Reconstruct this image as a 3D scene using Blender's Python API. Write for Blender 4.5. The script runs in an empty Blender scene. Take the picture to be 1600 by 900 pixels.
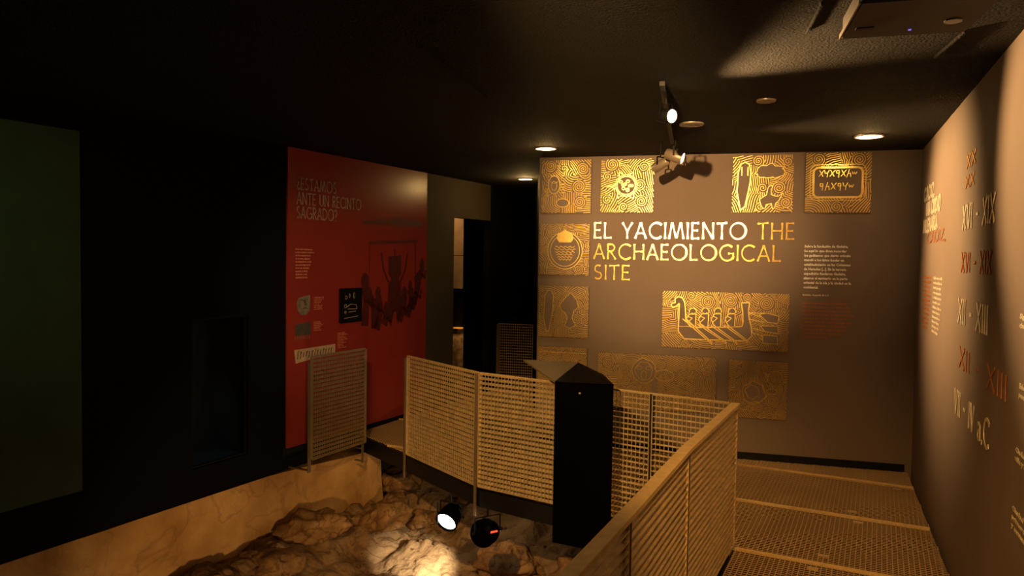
import bpy, math, random
import numpy as np
from mathutils import Vector, Matrix, noise
PI = math.pi
random.seed(7); RNG = np.random.default_rng(7)
SC = bpy.context.scene
COL = SC.collection

# ---------------------------------------------------------------- camera, world, lights, exposure
cd = bpy.data.cameras.new('camera'); cam = bpy.data.objects.new('camera', cd); COL.objects.link(cam)
cd.sensor_width = 36.0; cd.lens = 36.0 * 1150 / 1600; cd.clip_start = .02
cam.matrix_world = (Matrix.Translation((0, 0, 2.07)) @ Matrix.Rotation(PI / 2 - math.atan(45 / 1150), 4, 'X')
                    @ Matrix.Rotation(.015, 4, 'Z'))
SC.camera = cam
w = bpy.data.worlds.new('world'); SC.world = w; w.use_nodes = True
w.node_tree.nodes['Background'].inputs[0].default_value = (1, .6, .3, 1)
w.node_tree.nodes['Background'].inputs[1].default_value = .004
SC.view_settings.view_transform = 'Standard'; SC.view_settings.look = 'None'
SC.view_settings.gamma = 1; SC.view_settings.use_curve_mapping = False
SC.view_settings.exposure = 0.0

WARM = (1, .60, .24)
def spot(name, loc, target, power, angle, blend=.6, color=WARM, radius=.04):
    l = bpy.data.lights.new(name, 'SPOT'); l.energy = power; l.color = color
    l.spot_size = math.radians(angle); l.spot_blend = blend; l.shadow_soft_size = radius
    o = bpy.data.objects.new(name, l); COL.objects.link(o); o.location = loc
    o.rotation_euler = (Vector(target) - Vector(loc)).to_track_quat('-Z', 'Y').to_euler()
    return o
def point(name, loc, power, color=WARM, radius=.05):
    l = bpy.data.lights.new(name, 'POINT'); l.energy = power; l.color = color; l.shadow_soft_size = radius
    o = bpy.data.objects.new(name, l); COL.objects.link(o); o.location = loc
    return o
# heads on the track: position, aim, (power, cone)
HEADS = [((1.03, 5.05, 3.06), (2.35, 2.75, 2.55)), ((1.47, 6.75, 3.03), (3.38, 5.75, 2.28)), ((1.385, 7.0, 2.98), (.70, 7.75, 2.55))]
L_BACK = (-.55, .35, 3.06)
def unit(a, b): v = Vector(b) - Vector(a); return v.normalized()
def front(h, d=.10): return tuple(Vector(h[0]) + unit(*h) * d)
spot('light_back_wall', front((L_BACK, (1.75, 7.9, 2.3))), (1.70, 7.9, 2.50), 2900, 25.5, 1.0, (1, .57, .22), .03)
spot('light_near_wall', front(HEADS[0]), HEADS[0][1], 380, 64, .7, (1, .58, .23), .03)
spot('light_right_wall', front(HEADS[1]), HEADS[1][1], 560, 76, .9, (1, .58, .23), .03)
spot('light_panels', front(HEADS[2]), HEADS[2][1], 14, 60, 1.0, (1, .60, .20), .03)
DOWN = [(.324, 7.557), (.167, 10.441), (3.141, 6.566)]
for (x, y), p in zip(DOWN, (4.0, 13.0, 4.0)):
    point('light_down', (x, y, 3.14), p, (1, .60, .20), .055)
# added spotlight above the frame, unseen, that brightens the railings and pit
spot('fill_walkway', (-1.1, 2.1, 3.0), (.0, 6.1, .25), 820, 50, .9, (1, .55, .16), .05)
spot('fill_floor', (.55, 1.2, 3.0), (2.15, 4.7, 0), 460, 50, 1.0, (1, .50, .13), .05)  # added fill for the walkway floor, its source out of view
spot('fill_red_wall', (-.9, 2.42, 3.03), (-1.95, 8.4, 1.5), 360, 28, 1.0, (1, .62, .34), .05)  # added fill for the red board, source unseen
spot('light_green', (-3.0, 2.2, 3.0), (-3.75, 5.2, 2.15), 42, 44, 1.0, (.52, 1, .36), .08)
FILL_LAMP = ((-.7, 3.2, -.45), (-2.4, 7.3, -.62))
spot('fill_pit_left', front(FILL_LAMP, .13), FILL_LAMP[1], 170, 62, 1.0, (1, .56, .18), .05)  # added unseen lamp that brightens the retaining wall and rocks
LAMP1 = ((-.56, 6.66, -.33), (-1.2, 5.3, -1.0)); LAMP2 = ((-.213, 6.36, -.33), (-.88, 7.50, -1.1))
spot('light_pit', front(LAMP1, .13), LAMP1[1], 50, 130, .9, (1, .66, .32), .05)
spot('light_pit_pool', front(LAMP2, .17), LAMP2[1], 430, 34, 1.0, (1, .88, .62), .03)
point('fill_pit_bank', (-.15, 7.75, -.35), 5.0, (1, .70, .36), .1)  # added fill without a fixture, makes the glow behind the hanging lamps
spot('light_niche', (-2.98, 7.10, 1.42), (-2.96, 7.09, .1), 3, 50, 1.0, (.5, .85, 1), .03)
spot('light_display_top', (-.95, 11.1, 3.0), (-.9, 11.5, 2.1), 12.0, 90, .8, WARM, .05)
spot('light_display_case', (-.83, 11.36, 1.1), (-.83, 11.47, .6), 4, 120, .8, WARM, .02)

# ---------------------------------------------------------------- materials
MATS = {}
def mat(name, color, rough=.6, metal=0.0, emit=None, estr=1.0, vary=None, scale=8, bump=0, bscale=40, spec=.5, detail=6, dist=.02):
    m = bpy.data.materials.new(name); m.use_nodes = True; nt = m.node_tree; N = nt.nodes; L = nt.links
    b = N['Principled BSDF']
    b.inputs['Base Color'].default_value = (*color, 1); b.inputs['Roughness'].default_value = rough
    b.inputs['Metallic'].default_value = metal; b.inputs['Specular IOR Level'].default_value = spec
    tc = N.new('ShaderNodeTexCoord')
    n = N.new('ShaderNodeTexNoise'); n.inputs['Scale'].default_value = scale; n.inputs['Detail'].default_value = detail
    L.new(tc.outputs['Object'], n.inputs['Vector'])
    r = N.new('ShaderNodeValToRGB'); L.new(n.outputs['Fac'], r.inputs['Fac'])
    r.color_ramp.elements[0].position = .3; r.color_ramp.elements[1].position = .7
    v = vary or tuple(c * .82 for c in color)
    r.color_ramp.elements[0].color = (*v, 1); r.color_ramp.elements[1].color = (*color, 1)
    L.new(r.outputs['Color'], b.inputs['Base Color'])
    if bump:
        n2 = N.new('ShaderNodeTexNoise'); n2.inputs['Scale'].default_value = bscale; n2.inputs['Detail'].default_value = 8
        L.new(tc.outputs['Object'], n2.inputs['Vector'])
        bp = N.new('ShaderNodeBump'); bp.inputs['Strength'].default_value = bump; bp.inputs['Distance'].default_value = dist
        L.new(n2.outputs['Fac'], bp.inputs['Height']); L.new(bp.outputs['Normal'], b.inputs['Normal'])
    if emit:
        b.inputs['Emission Color'].default_value = (*emit, 1); b.inputs['Emission Strength'].default_value = estr
    MATS[name] = m; return m
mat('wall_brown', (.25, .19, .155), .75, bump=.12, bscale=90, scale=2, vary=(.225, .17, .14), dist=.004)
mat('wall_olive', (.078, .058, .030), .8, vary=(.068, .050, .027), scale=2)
mat('wall_black', (.006, .005, .0045), .9, spec=.1)
mat('ceiling_black', (.017, .013, .0105), .85, bump=1.0, bscale=75, spec=.3, dist=.05)
mat('black_metal', (.008, .008, .008), .5, spec=.25)
mat('pillar_black', (.0012, .0011, .001), .5, spec=.02)
mat('desk_grey', (.17, .13, .085), .6)
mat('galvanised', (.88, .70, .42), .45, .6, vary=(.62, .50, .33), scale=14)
mat('galvanised_floor', (.70, .50, .29), .5, .4, vary=(.60, .42, .235), scale=2)
mat('post_metal', (.22, .16, .11), .5, .3)
mat('handrail', (.95, .72, .36), .5, .35, scale=20)
mat('underdeck', (.022, .010, .006), .9)
mat('gold', (1.0, .78, .26), .33, 1.0, vary=(.95, .66, .18), scale=30)
MATS['gold'].node_tree.nodes['Principled BSDF'].inputs['Roughness'].default_value = .28
MATS['gold'].node_tree.nodes['Principled BSDF'].inputs['Metallic'].default_value = .88
mat('gold_flat', (.9, .45, .08), .38, .85)
mat('copper', (.75, .30, .08), .42, .9)
mat('copper_print', (.58, .20, .07), .6, .3)
mat('white_vinyl', (1, 1, 1), .5, .35, vary=(1, 1, 1))
mat('white_foil', (1, 1, 1), .38, .65)
mat('cream_vinyl', (1, .92, .74), .45, .4, vary=(1, .92, .74))
mat('gold_title', (1, .64, .16), .22, 1.0, vary=(1, .64, .16))
mat('galvanised_shaded', (.40, .30, .17), .55, .4, vary=(.33, .24, .13))  # galvanised darkened: weaker light on the short railing put into the colour
mat('grey_vinyl', (.50, .40, .33), .5)
mat('red_panel', (.34, .040, .028), .32, scale=2, vary=(.31, .035, .025), spec=.5)
mat('dark_red_print', (.055, .012, .008), .5, scale=20, vary=(.12, .02, .012))
mat('shade_red_print', (.12, .016, .010), .5, scale=14, vary=(.06, .011, .008))
mat('mid_red_print', (.17, .022, .012), .5, scale=20, vary=(.1, .016, .01))
mat('pink_print', (.80, .34, .20), .6)
mat('stone_print', (.30, .27, .20), .7, vary=(.14, .12, .09), scale=16)
mat('dark_stone_print', (.09, .09, .075), .7, vary=(.05, .05, .045), scale=20)
mat('ivory_print', (.62, .50, .34), .6, vary=(.5, .36, .22), scale=12)
mat('ink_print', (.04, .03, .02), .6)
mat('niche_dark', (.03, .027, .022), .7)
mat('screen_black', (.012, .011, .010), .2)
mat('green_panel', (.055, .085, .045), .9, vary=(.042, .066, .034), scale=3)
mat('sandstone', (.55, .34, .16), .9, vary=(.20, .10, .045), scale=4.5, bump=1.0, bscale=11, spec=.1, dist=.03)
mat('pit_earth', (.40, .26, .14), .95, vary=(.19, .11, .055), scale=3.0, bump=1.0, bscale=16, spec=.1, dist=.03)
mat('retaining_wall', (.80, .50, .22), .9, vary=(.46, .25, .09), scale=2.2, bump=.8, bscale=5, spec=.1, dist=.04, detail=12)
mat('lens', (1, .9, .7), .4, emit=(1, .80, .48), estr=12)
mat('lens_cool', (1, .95, .85), .4, emit=(1, .93, .76), estr=9)
mat('lens_off', (.35, .28, .22), .4)
mat('lamp_metal', (.40, .33, .25), .4, .4)
mat('led_blue', (.1, .1, .6), .4, emit=(.25, .2, 1), estr=.8)
mat('red_glow', (.8, .05, .02), .4, emit=(1, .06, .02), estr=2.2)
mat('case_lit', (.45, .28, .12), .7, vary=(.14, .07, .03), scale=16)
mat('display_board', (.55, .36, .21), .8)
mat('projector_shell', (.045, .035, .028), .55)
def stains(name, dark, sc, width, amount):      # dark veins and water marks that belong to the surface
    nt = MATS[name].node_tree; N = nt.nodes; L = nt.links; b = N['Principled BSDF']; src = b.inputs['Base Color'].links[0].from_socket
    tc = N.new('ShaderNodeTexCoord'); col = src
    for k, (s_, w_, am) in enumerate(((sc, width, amount), (sc*2.7, width*.7, amount*.6), (sc*.35, width*6, amount*.55))):
        n = N.new('ShaderNodeTexNoise'); n.inputs['Scale'].default_value = s_; n.inputs['Detail'].default_value = 5; n.inputs['Distortion'].default_value = .8
        L.new(tc.outputs['Object'], n.inputs['Vector']); r = N.new('ShaderNodeValToRGB'); e = r.color_ramp.elements
        e[0].position = .5-w_; e[0].color = (0, 0, 0, 1); e[1].position = .5+w_; e[1].color = (0, 0, 0, 1); m_ = e.new(.5); m_.color = (am, am, am, 1)
        L.new(n.outputs['Fac'], r.inputs['Fac']); mx = N.new('ShaderNodeMixRGB'); L.new(r.outputs['Color'], mx.inputs['Fac']); L.new(col, mx.inputs['Color1']); mx.inputs['Color2'].default_value = (*dark, 1); col = mx.outputs['Color']
    L.new(col, b.inputs['Base Color'])
stains('retaining_wall', (.20, .09, .03), 1.2, .016, .32)
stains('sandstone', (.09, .04, .015), 3.5, .03, .7)
stains('pit_earth', (.09, .045, .02), 2.2, .03, .6)
g = bpy.data.materials.new('niche_glass'); g.use_nodes = True
g.node_tree.nodes['Principled BSDF'].inputs['Transmission Weight'].default_value = 1
g.node_tree.nodes['Principled BSDF'].inputs['Roughness'].default_value = .4
g.node_tree.nodes['Principled BSDF'].inputs['IOR'].default_value = 1.05
MATS['niche_glass'] = g

# ---------------------------------------------------------------- helpers
def tag(o, label=None, cat=None, group=None, kind=None):
    if label: o['label'] = label
    if cat: o['category'] = cat
    if group: o['group'] = group
    if kind: o['kind'] = kind
    return o
def empty(name, loc=(0, 0, 0), parent=None):
    o = bpy.data.objects.new(name, None); COL.objects.link(o); o.location = loc; o.empty_display_size = .1
    if parent: o.parent = parent
    return o
class MB:
    def __init__(s): s.v = []; s.f = []
    def quad(s, a, b, c, d):
        n = len(s.v); s.v += [tuple(a), tuple(b), tuple(c), tuple(d)]; s.f.append((n, n+1, n+2, n+3)); return s
    def ngon(s, pts):
        n = len(s.v); s.v += [tuple(p) for p in pts]; s.f.append(tuple(range(n, n + len(pts)))); return s
    def box(s, c, ax, ay, az):     # centre and three half-axes
        c, ax, ay, az = map(Vector, (c, ax, ay, az)); n = len(s.v)
        for k in (-1, 1):
            for i, j in ((-1, -1), (1, -1), (1, 1), (-1, 1)):
                s.v.append(tuple(c + ax*i + ay*j + az*k))
        s.f += [(n+3, n+2, n+1, n), (n+4, n+5, n+6, n+7), (n, n+1, n+5, n+4), (n+1, n+2, n+6, n+5), (n+2, n+3, n+7, n+6), (n+3, n, n+4, n+7)]
        return s
    def bar(s, a, b, side, wid, up, hgt):   # beam from a to b
        a, b, side, up = map(Vector, (a, b, side, up))
        return s.box((a + b) / 2, (b - a) / 2, side.normalized() * wid / 2, up.normalized() * hgt / 2)
    def prism(s, pts, z0, z1):
        n = len(s.v); k = len(pts)
        s.v += [(p[0], p[1], z0) for p in pts] + [(p[0], p[1], z1) for p in pts]
        s.f += [tuple(reversed(range(n, n+k))), tuple(range(n+k, n+2*k))]
        for i in range(k): j = (i+1) % k; s.f.append((n+i, n+j, n+k+j, n+k+i))
        return s
    def tube(s, a, b, ra, rb, seg=20, caps=True):
        a, b = Vector(a), Vector(b); d = (b - a).normalized()
        u = d.orthogonal().normalized(); v = d.cross(u); n = len(s.v)
        for p, r in ((a, ra), (b, rb)):
            for i in range(seg):
                t = 2*PI*i/seg; s.v.append(tuple(p + u*math.cos(t)*r + v*math.sin(t)*r))
        for i in range(seg): j = (i+1) % seg; s.f.append((n+i, n+j, n+seg+j, n+seg+i))
        if caps: s.f += [tuple(reversed(range(n, n+seg))), tuple(range(n+seg, n+2*seg))]
        return s
    def lathe(s, a, d, prof, seg=24):
        a = Vector(a); d = Vector(d).normalized(); u = d.orthogonal().normalized(); v = d.cross(u); n = len(s.v)
        for (h, r) in prof:
            for i in range(seg):
                t = 2*PI*i/seg; s.v.append(tuple(a + d*h + u*math.cos(t)*r + v*math.sin(t)*r))
        for k in range(len(prof)-1):
            for i in range(seg):
                j = (i+1) % seg; s.f.append((n+k*seg+i, n+k*seg+j, n+(k+1)*seg+j, n+(k+1)*seg+i))
        return s
    def build(s, name, m, parent=None, smooth=False):
        me = bpy.data.meshes.new(name); me.from_pydata(s.v, [], s.f); me.validate(); me.update()
        me.materials.append(MATS[m])
        if smooth: me.polygons.foreach_set('use_smooth', [True]*len(me.polygons))
        o = bpy.data.objects.new(name, me); COL.objects.link(o)
        if parent: o.parent = parent
        return o
def rel(o, loc):      # give a top-level mesh its origin at loc, mesh coordinates being world ones
    o.data.transform(Matrix.Translation(-Vector(loc))); o.location = loc; return o
class Frame:          # a wall plane: s along it, z up, n out of it towards the room
    def __init__(s, A, B, flip=1):
        s.A = Vector((*A, 0)); s.u = (Vector((*B, 0)) - s.A); s.len = s.u.length; s.u.normalize()
        s.n = Vector((s.u.y, -s.u.x, 0)) * flip
    def p(s, a, z, n=0): return s.A + s.u*a + Vector((0, 0, z)) + s.n*n
    def mat4(s): 
        m = Matrix.Identity(4)
        for i in range(3): m[i][0] = s.u[i]; m[i][1] = (0, 0, 1)[i]; m[i][2] = s.n[i]; m[i][3] = s.A[i]
        return m
BW = Frame((.31, 8.29), (4.03, 7.30)); LW = Frame((-7.557, -2.0), (-1.175, 9.93)); RW = Frame((4.0, 7.24), (.483, -1.0))
CEIL = 3.21

# ---------------------------------------------------------------- structure
def wallbox(fr, s0, s1, z0, z1, th=.12, mb=None):
    mb = mb or MB(); mb.box(fr.p((s0+s1)/2, (z0+z1)/2, -th/2), fr.u*(s1-s0)/2, (0, 0, (z1-z0)/2), fr.n*th/2); return mb
def struct(o): o['kind'] = 'structure'; return o
struct(wallbox(BW, -.02, 3.93, -.2, CEIL).build('wall_back', 'wall_brown'))
struct(wallbox(RW, -.1, 10.2, -.2, CEIL).build('wall_right', 'wall_brown'))
# left wall around a niche
mb = MB(); n0, n1, z0, z1 = 9.855, 10.503, .09, 1.48
wallbox(LW, -.5, n0, -.20, CEIL, .12, mb); wallbox(LW, n1, 13.50, -.20, CEIL, .12, mb)
wallbox(LW, n0, n1, -.20, z0, .12, mb); wallbox(LW, n0, n1, z1, CEIL, .12, mb)
wl = struct(mb.build('wall_left', 'wall_black'))
mb = MB(); nc = (n0+n1)/2
mb.box(LW.p(nc, (z0+z1)/2, -.52), LW.u*(n1-n0)/2, (0, 0, (z1-z0)/2), LW.n*.02)
for sgn, a in ((-1, n0), (1, n1)): mb.box(LW.p(a + sgn*.01, (z0+z1)/2, -.31), LW.u*.01, (0, 0, (z1-z0)/2), LW.n*.19)
for zz in (z0-.01, z1+.01): mb.box(LW.p(nc, zz, -.31), LW.u*(n1-n0)/2, (0, 0, .01), LW.n*.19)
win = struct(mb.build('window_1', 'niche_dark'))
wf = MB()
for a in (n0+.008, n1-.008): wf.box(LW.p(a, (z0+z1)/2, -.05), LW.u*.008, (0, 0, (z1-z0)/2), LW.n*.02)
for zz in (z0+.008, z1-.008): wf.box(LW.p(nc, zz, -.05), LW.u*((n1-n0)/2-.016), (0, 0, .008), LW.n*.02)
wf.build('window_frame', 'black_metal', win)
wp = MB().box(LW.p(nc, (z0+z1)/2, -.05), LW.u*((n1-n0)/2-.016), (0, 0, (z1-z0)/2-.016), LW.n*.003).build('pane', 'niche_glass', win)

# recess behind: brown wall with a tall doorway, black partition, hall
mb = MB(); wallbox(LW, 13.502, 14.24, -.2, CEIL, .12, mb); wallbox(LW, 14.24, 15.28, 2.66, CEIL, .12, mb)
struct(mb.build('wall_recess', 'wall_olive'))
struct(wallbox(LW, 15.28, 17.0, -.2, CEIL, .12).build('wall_hall_left', 'wall_black'))
struct(MB().box((-1.2, 11.9, -.06), (.85, 0, 0), (0, 1.1, 0), (0, 0, .05)).build('floor_side_room', 'underdeck'))
struct(MB().box((-.6, 13.0, 1.5), (1.6, 0, 0), (0, .05, 0), (0, 0, 1.71)).build('wall_far', 'wall_black'))
struct(MB().box((.40, 10.75, 1.5), (.05, 0, 0), (0, 2.25, 0), (0, 0, 1.71)).build('wall_hall', 'wall_black'))
struct(MB().box((-2.1, 11.6, 1.5), (.05, 0, 0), (0, 1.6, 0), (0, 0, 1.71)).build('wall_side_room', 'wall_black'))
struct(MB().box((-2.15, 10.35, 1.5), (.85, 0, 0), (0, .04, 0), (0, 0, 1.71)).build('wall_room_front', 'wall_black'))
struct(MB().box((-3.4, -2.2, 1.2), (4.4, 0, 0), (0, .06, 0), (0, 0, 2.01)).build('wall_rear', 'wall_black'))
cl = [(-7.9, -2.3), (.4, -2.3), (.6, -1), (4.2, 7.3), (4.1, 7.5), (.5, 8.5), (.5, 13.1), (-2.2, 13.1), (-2.2, 10.1), (-1.3, 10.1), (-7.9, -2.0)]
struct(MB().prism(cl, CEIL, CEIL + .12).build('ceiling', 'ceiling_black'))
mb = MB().box(BW.p(1.9, .035, .011), BW.u*1.88, (0, 0, .035), BW.n*.010)
struct(mb.build('baseboard_back', 'black_metal'))
struct(MB().box(LW.p(12.3, .01, .008), LW.u*1.35, (0, 0, .035), LW.n*.006).build('baseboard_left', 'black_metal'))
# joints of the ceiling boards
for k, (a, b) in enumerate((((1.431, 3.673), (1.33, 3.25)), ((1.531, 3.475), (1.47, 3.28)), ((2.284, 4.062), (2.17, 3.60)), ((-.2, 5.2), (-.5, 4.0)))):
    d = Vector((b[0]-a[0], b[1]-a[1], 0)); side = Vector((d.y, -d.x, 0))
    struct(MB().bar((*a, CEIL-.008), (*b, CEIL-.008), side, .008, (0, 0, 1), .016).build('trim_%d' % (k+1), 'ceiling_black'))

# ---------------------------------------------------------------- walkway floor of steel grating
U = Vector((.4472, .8944, 0)); V = Vector((.8944, -.4472, 0))     # along / across the walkway
EDGE = [(-1.37, -1.0), (1.66, 5.30), (-.26, 6.62), (-1.10, 7.72), (-1.80, 8.60)]
POLY = EDGE + [(-1.17, 9.86), (-.83, 10.49), (-.30, 11.49), (.23, 12.48), (.34, 12.48), (.34, 8.27), (3.98, 7.28), (.49, -1.0)]
PUV = [(Vector((*p, 0)).dot(U), Vector((*p, 0)).dot(V)) for p in POLY]
def clip(axis, c):
    xs = []
    for i in range(len(PUV)):
        a, b = PUV[i], PUV[(i+1) % len(PUV)]
        if (a[axis] - c) * (b[axis] - c) < 0:
            t = (c - a[axis]) / (b[axis] - a[axis]); xs.append(a[1-axis] + t*(b[1-axis]-a[1-axis]))
    xs.sort(); return list(zip(xs[::2], xs[1::2]))
floor = struct(empty('floor'))
BARS = [7.73 + 1.15*k for k in range(-8, 6)]
VC = [-7.5, -6.2, -4.9, -3.6, -2.4, 1.6]
cells = {}
def add_line(axis, c, w, h, ztop):
    for lo, hi in clip(axis, c):
        cuts = VC if axis == 0 else BARS
        edges = [lo] + [q for q in cuts if lo < q < hi] + [hi]
        for a, b in zip(edges[:-1], edges[1:]):
            if b - a < .03: continue
            mid = (a + b)/2
            s, v = (c, mid) if axis == 0 else (mid, c)
            key = (sum(s > q for q in BARS), sum(v > q for q in VC))
            a += .004; b -= .004
            P = lambda t: (U*c + V*t if axis == 0 else U*t + V*c)
            A, B = P(a), P(b); A.z = B.z = ztop - h/2
            cells.setdefault(key, MB()).bar(A, B, U if axis == 0 else V, w, (0, 0, 1), h)
s = -1.5
while s < 13: add_line(0, s, .004, .005, 0); s += .0335
v = -7.5
while v < 1.6: add_line(1, v, .0055, .005, .0025); v += .0335
for key, mb in sorted(cells.items()):
    tag(mb.build('grating_panel', 'galvanised_floor', floor), kind='stuff')
for s in BARS:
    for lo, hi in clip(0, s):
        if hi - lo < .25: continue
        A = U*s + V*(lo+.005); B = U*s + V*(hi-.005); A.z = B.z = .001
        MB().bar(A, B, U, .022, (0, 0, 1), .024).build('crossbar', 'handrail', floor)
# clips holding the grating
for (sx, vx) in ((7.62, .2), (7.62, 1.1), (6.72, -.15), (6.47, -.1), (6.70, .95), (5.6, -.3), (5.32, -.35), (5.58, .8)):
    c = U*sx + V*vx; c.z = .004
    MB().box(c, U*.02, V*.035, (0, 0, .003)).build('clip', 'galvanised', floor)
# dark deck plate and edge beam under the grating
dk = [(p[0], p[1]) for p in POLY]
struct(MB().prism(dk, -.15, -.13).build('walkway_deck', 'underdeck'))
beam = struct(empty('walkway_beam'))
for a, b in zip(EDGE[:-1], EDGE[1:]):
    a, b = Vector((*a, -.10)), Vector((*b, -.10)); d = (b-a).normalized(); sd = Vector((d.y, -d.x, 0))
    MB().bar(a, b, sd, .03, (0, 0, 1), .17).build('beam', 'black_metal', beam)

# ---------------------------------------------------------------- railings
def mesh_panel(a, b, z0, z1, name='grating_panel', parent=None, pitch=.0375, depth=.034, vp=.035, mt='galvanised', tilt=0):
    a, b = Vector((*a, 0)), Vector((*b, 0)); d = b - a; L = d.length; d.normalize(); n = Vector((d.y, -d.x, 0)); mb = MB()
    k = round((z1-z0)/.0425); ti = math.radians(tilt); upv = Vector((0, 0, 1))*math.cos(ti) - n*math.sin(ti); nn = n*math.cos(ti) + Vector((0, 0, 1))*math.sin(ti)
    for i in range(k+1):
        z = z0 + (z1-z0)*i/k
        mb.bar(a + Vector((0, 0, z)), b + Vector((0, 0, z)), nn, depth, upv, .0045 if 0 < i < k else .006)
    m = max(1, round(L/vp))
    for i in range(m+1):
        p = a + d*(L*i/m); wd = .006 if i in (0, m) else .004
        mb.bar(p + n*(depth/2) + Vector((0, 0, z0)), p + n*(depth/2) + Vector((0, 0, z1)), d, wd, n, wd)
        if i in (0, m): mb.bar(p + Vector((0, 0, z0)), p + Vector((0, 0, z1)), d, .005, n, depth)
    return tag(mb.build(name, mt, parent), kind='stuff')
def flat(a, b, side, w_, up, h_, name, parent, m='galvanised'):
    return MB().bar(a, b, side, w_, up, h_).build(name, m, parent)
def post(xy, d, z0, z1, parent, out=.0, m='black_metal', w_=.045, t_=.012):
    n = Vector((d.y, -d.x, 0)); c = Vector((*xy, 0)) + n*out
    return MB().bar(c + Vector((0, 0, z0)), c + Vector((0, 0, z1)), d, w_, n, t_).build('post', m, parent)
def dirv(a, b): return (Vector((*b, 0)) - Vector((*a, 0))).normalized()
def shrink(a, b, e0, e1):
    d = dirv(a, b); return (a[0]+d.x*e0, a[1]+d.y*e0), (b[0]-d.x*e1, b[1]-d.y*e1)

TILT = -24      # the flats lean a little, tops toward the pit
# railing left of the pillar
R0, K, PL, PR, R2 = (-1.07, 7.60), (-.285, 6.55), (.43, 6.075), (.70, 5.895), (1.63, 5.28)
r = tag(empty('railing', (-.285, 6.55, 0)), 'steel grating railing bent at a post, between the gap and the black pillar', 'railing')
r.location = (0, 0, 0)
a, b = shrink(R0, K, .01, .012); mesh_panel(a, b, .03, 1.045, parent=r, tilt=TILT)
a, b = shrink(K, PL, .012, .0); mesh_panel(a, b, .03, 1.045, parent=r, tilt=TILT)
d = dirv(R0, K); post(R0, d, -.22, 1.03, r, .03, 'post_metal', .03)
post(K, dirv(R0, PL), -.24, 1.045, r, .028, 'post_metal', .028)
d = dirv(K, PL); flat(Vector((*K, 1.053)), Vector((*PL, 1.053)), (d.y, -d.x, 0), .03, (0, 0, 1), .005, 'top_rail', r, 'handrail')
d = dirv(R0, K); flat(Vector((*R0, 1.053)), Vector((*K, 1.053)), (d.y, -d.x, 0), .03, (0, 0, 1), .005, 'top_rail', r, 'handrail')
# railing between pillar and corner
r = tag(empty('railing'), 'dim steel grating railing between the black pillar and the corner handrail', 'railing')
M_ = (PR[0] + (R2[0]-PR[0])*.42, PR[1] + (R2[1]-PR[1])*.42)
a, b = shrink(PR, M_, 0, .012); mesh_panel(a, b, .03, 1.045, parent=r)
a, b = shrink(M_, R2, .012, .05); mesh_panel(a, b, .03, 1.045, parent=r)
d = dirv(PR, R2); post(M_, d, -.15, 1.045, r, 0)
flat(Vector((*PR, 1.053)), Vector((*shrink(PR, R2, 0, .05)[1], 1.053)), (d.y, -d.x, 0), .03, (0, 0, 1), .005, 'top_rail', r, 'handrail')
# near railing along the walkway
NR = [R2, (.972, 3.995), (.478, 2.93), (.02, 1.96), (-.44, .99), (-.9, .01)]
r = tag(empty('railing'), 'long steel grating railing with a broad tan handrail running toward the viewer', 'railing')
for i, (p, q) in enumerate(zip(NR[:-1], NR[1:])):
    a, b = shrink(p, q, .016 if i else .005, .016); mesh_panel(a, b, .03, 1.03, parent=r)
    d = dirv(p, q); n = Vector((d.y, -d.x, 0))
    MB().bar(Vector((*p, 1.047)), Vector((*q, 1.047)), n, .062, (0, 0, 1), .022).build('handrail', 'handrail', r)
    post(p, d, -.15, 1.03, r, 0, 'galvanised' if i == 0 else 'black_metal', .026, .034)
# short railing panel by the red board
S0, S1 = (-2.0, 7.36), (-1.61, 8.10)
r = tag(empty('railing'), 'short steel grating railing panel standing in front of the red board', 'railing')
a, b = shrink(S0, S1, .0, .0); mesh_panel(a, b, .02, 1.055, parent=r, tilt=TILT-8, mt='galvanised_shaded')
d = dirv(S0, S1); n = Vector((d.y, -d.x, 0))
post(S0, d, -.12, 1.0, r, -.03, 'post_metal', .04); post(S1, d, -.22, .95, r, -.03, 'post_metal', .03)
for p, z in ((S0, -.10), (S1, -.20), (S1, -.06)):
    c = Vector((*p, z)) - n*.03
    MB().bar(c, c - n*(.27 if p == S0 else .10), d, .03, (0, 0, 1), .012).build('bracket', 'post_metal', r)
# far railing in the hall
r = tag(empty('railing'), 'dim far grating railing across the hall beside the back wall', 'railing')
mesh_panel((-.20, 11.60), (.335, 11.45), .03, 1.05, parent=r, mt='galvanised_floor')
post((-.20, 11.60), dirv((-.2, 11.6), (.34, 11.45)), 0, 1.05, r, .03, 'post_metal', .05)

# ---------------------------------------------------------------- black pillar with sloping top
t = tag(empty('pillar', (.55, 5.9, -.2)), 'black faceted information pillar with a grey slanted desk, between two railings', 'pillar')
def loc(o, e): o.data.transform(Matrix.Translation(-Vector(e.location))); return o
P1, P2, P3 = (.352, 5.80), (.785, 5.57), (.585, 6.33); P5 = (.395, 6.02); P6 = (.745, 5.93)
mb = MB()
base = [P1, P2, P6, P3, P5]; zt = [1.105, 1.128, 1.15, 1.185, 1.13]
n = len(mb.v); k = 5
mb.v += [(p[0], p[1], -.185) for p in base] + [(p[0], p[1], z) for p, z in zip(base, zt)]
for i in range(k): j = (i+1) % k; mb.f.append((n+i, n+j, n+k+j, n+k+i))
mb.f.append(tuple(reversed(range(k))))
loc(mb.build('body', 'pillar_black'), t).parent = t
mb = MB(); top = [(p[0], p[1], z + .001) for p, z in zip(base, zt)]
mb.f = []; mb.v = top + [(p[0], p[1], p[2]-.012) for p in top]
mb.f += [(0, 1, 3), (1, 2, 3), (0, 3, 4), (5, 8, 6), (6, 8, 7), (5, 9, 8)]
for i in range(5): j = (i+1) % 5; mb.f.append((i, i+5, j+5, j))
loc(mb.build('cap', 'pillar_black'), t).parent = t
D = [(.350, 5.80, 1.108), (.588, 6.34, 1.190), (.115, 6.60, 1.168)]
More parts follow.
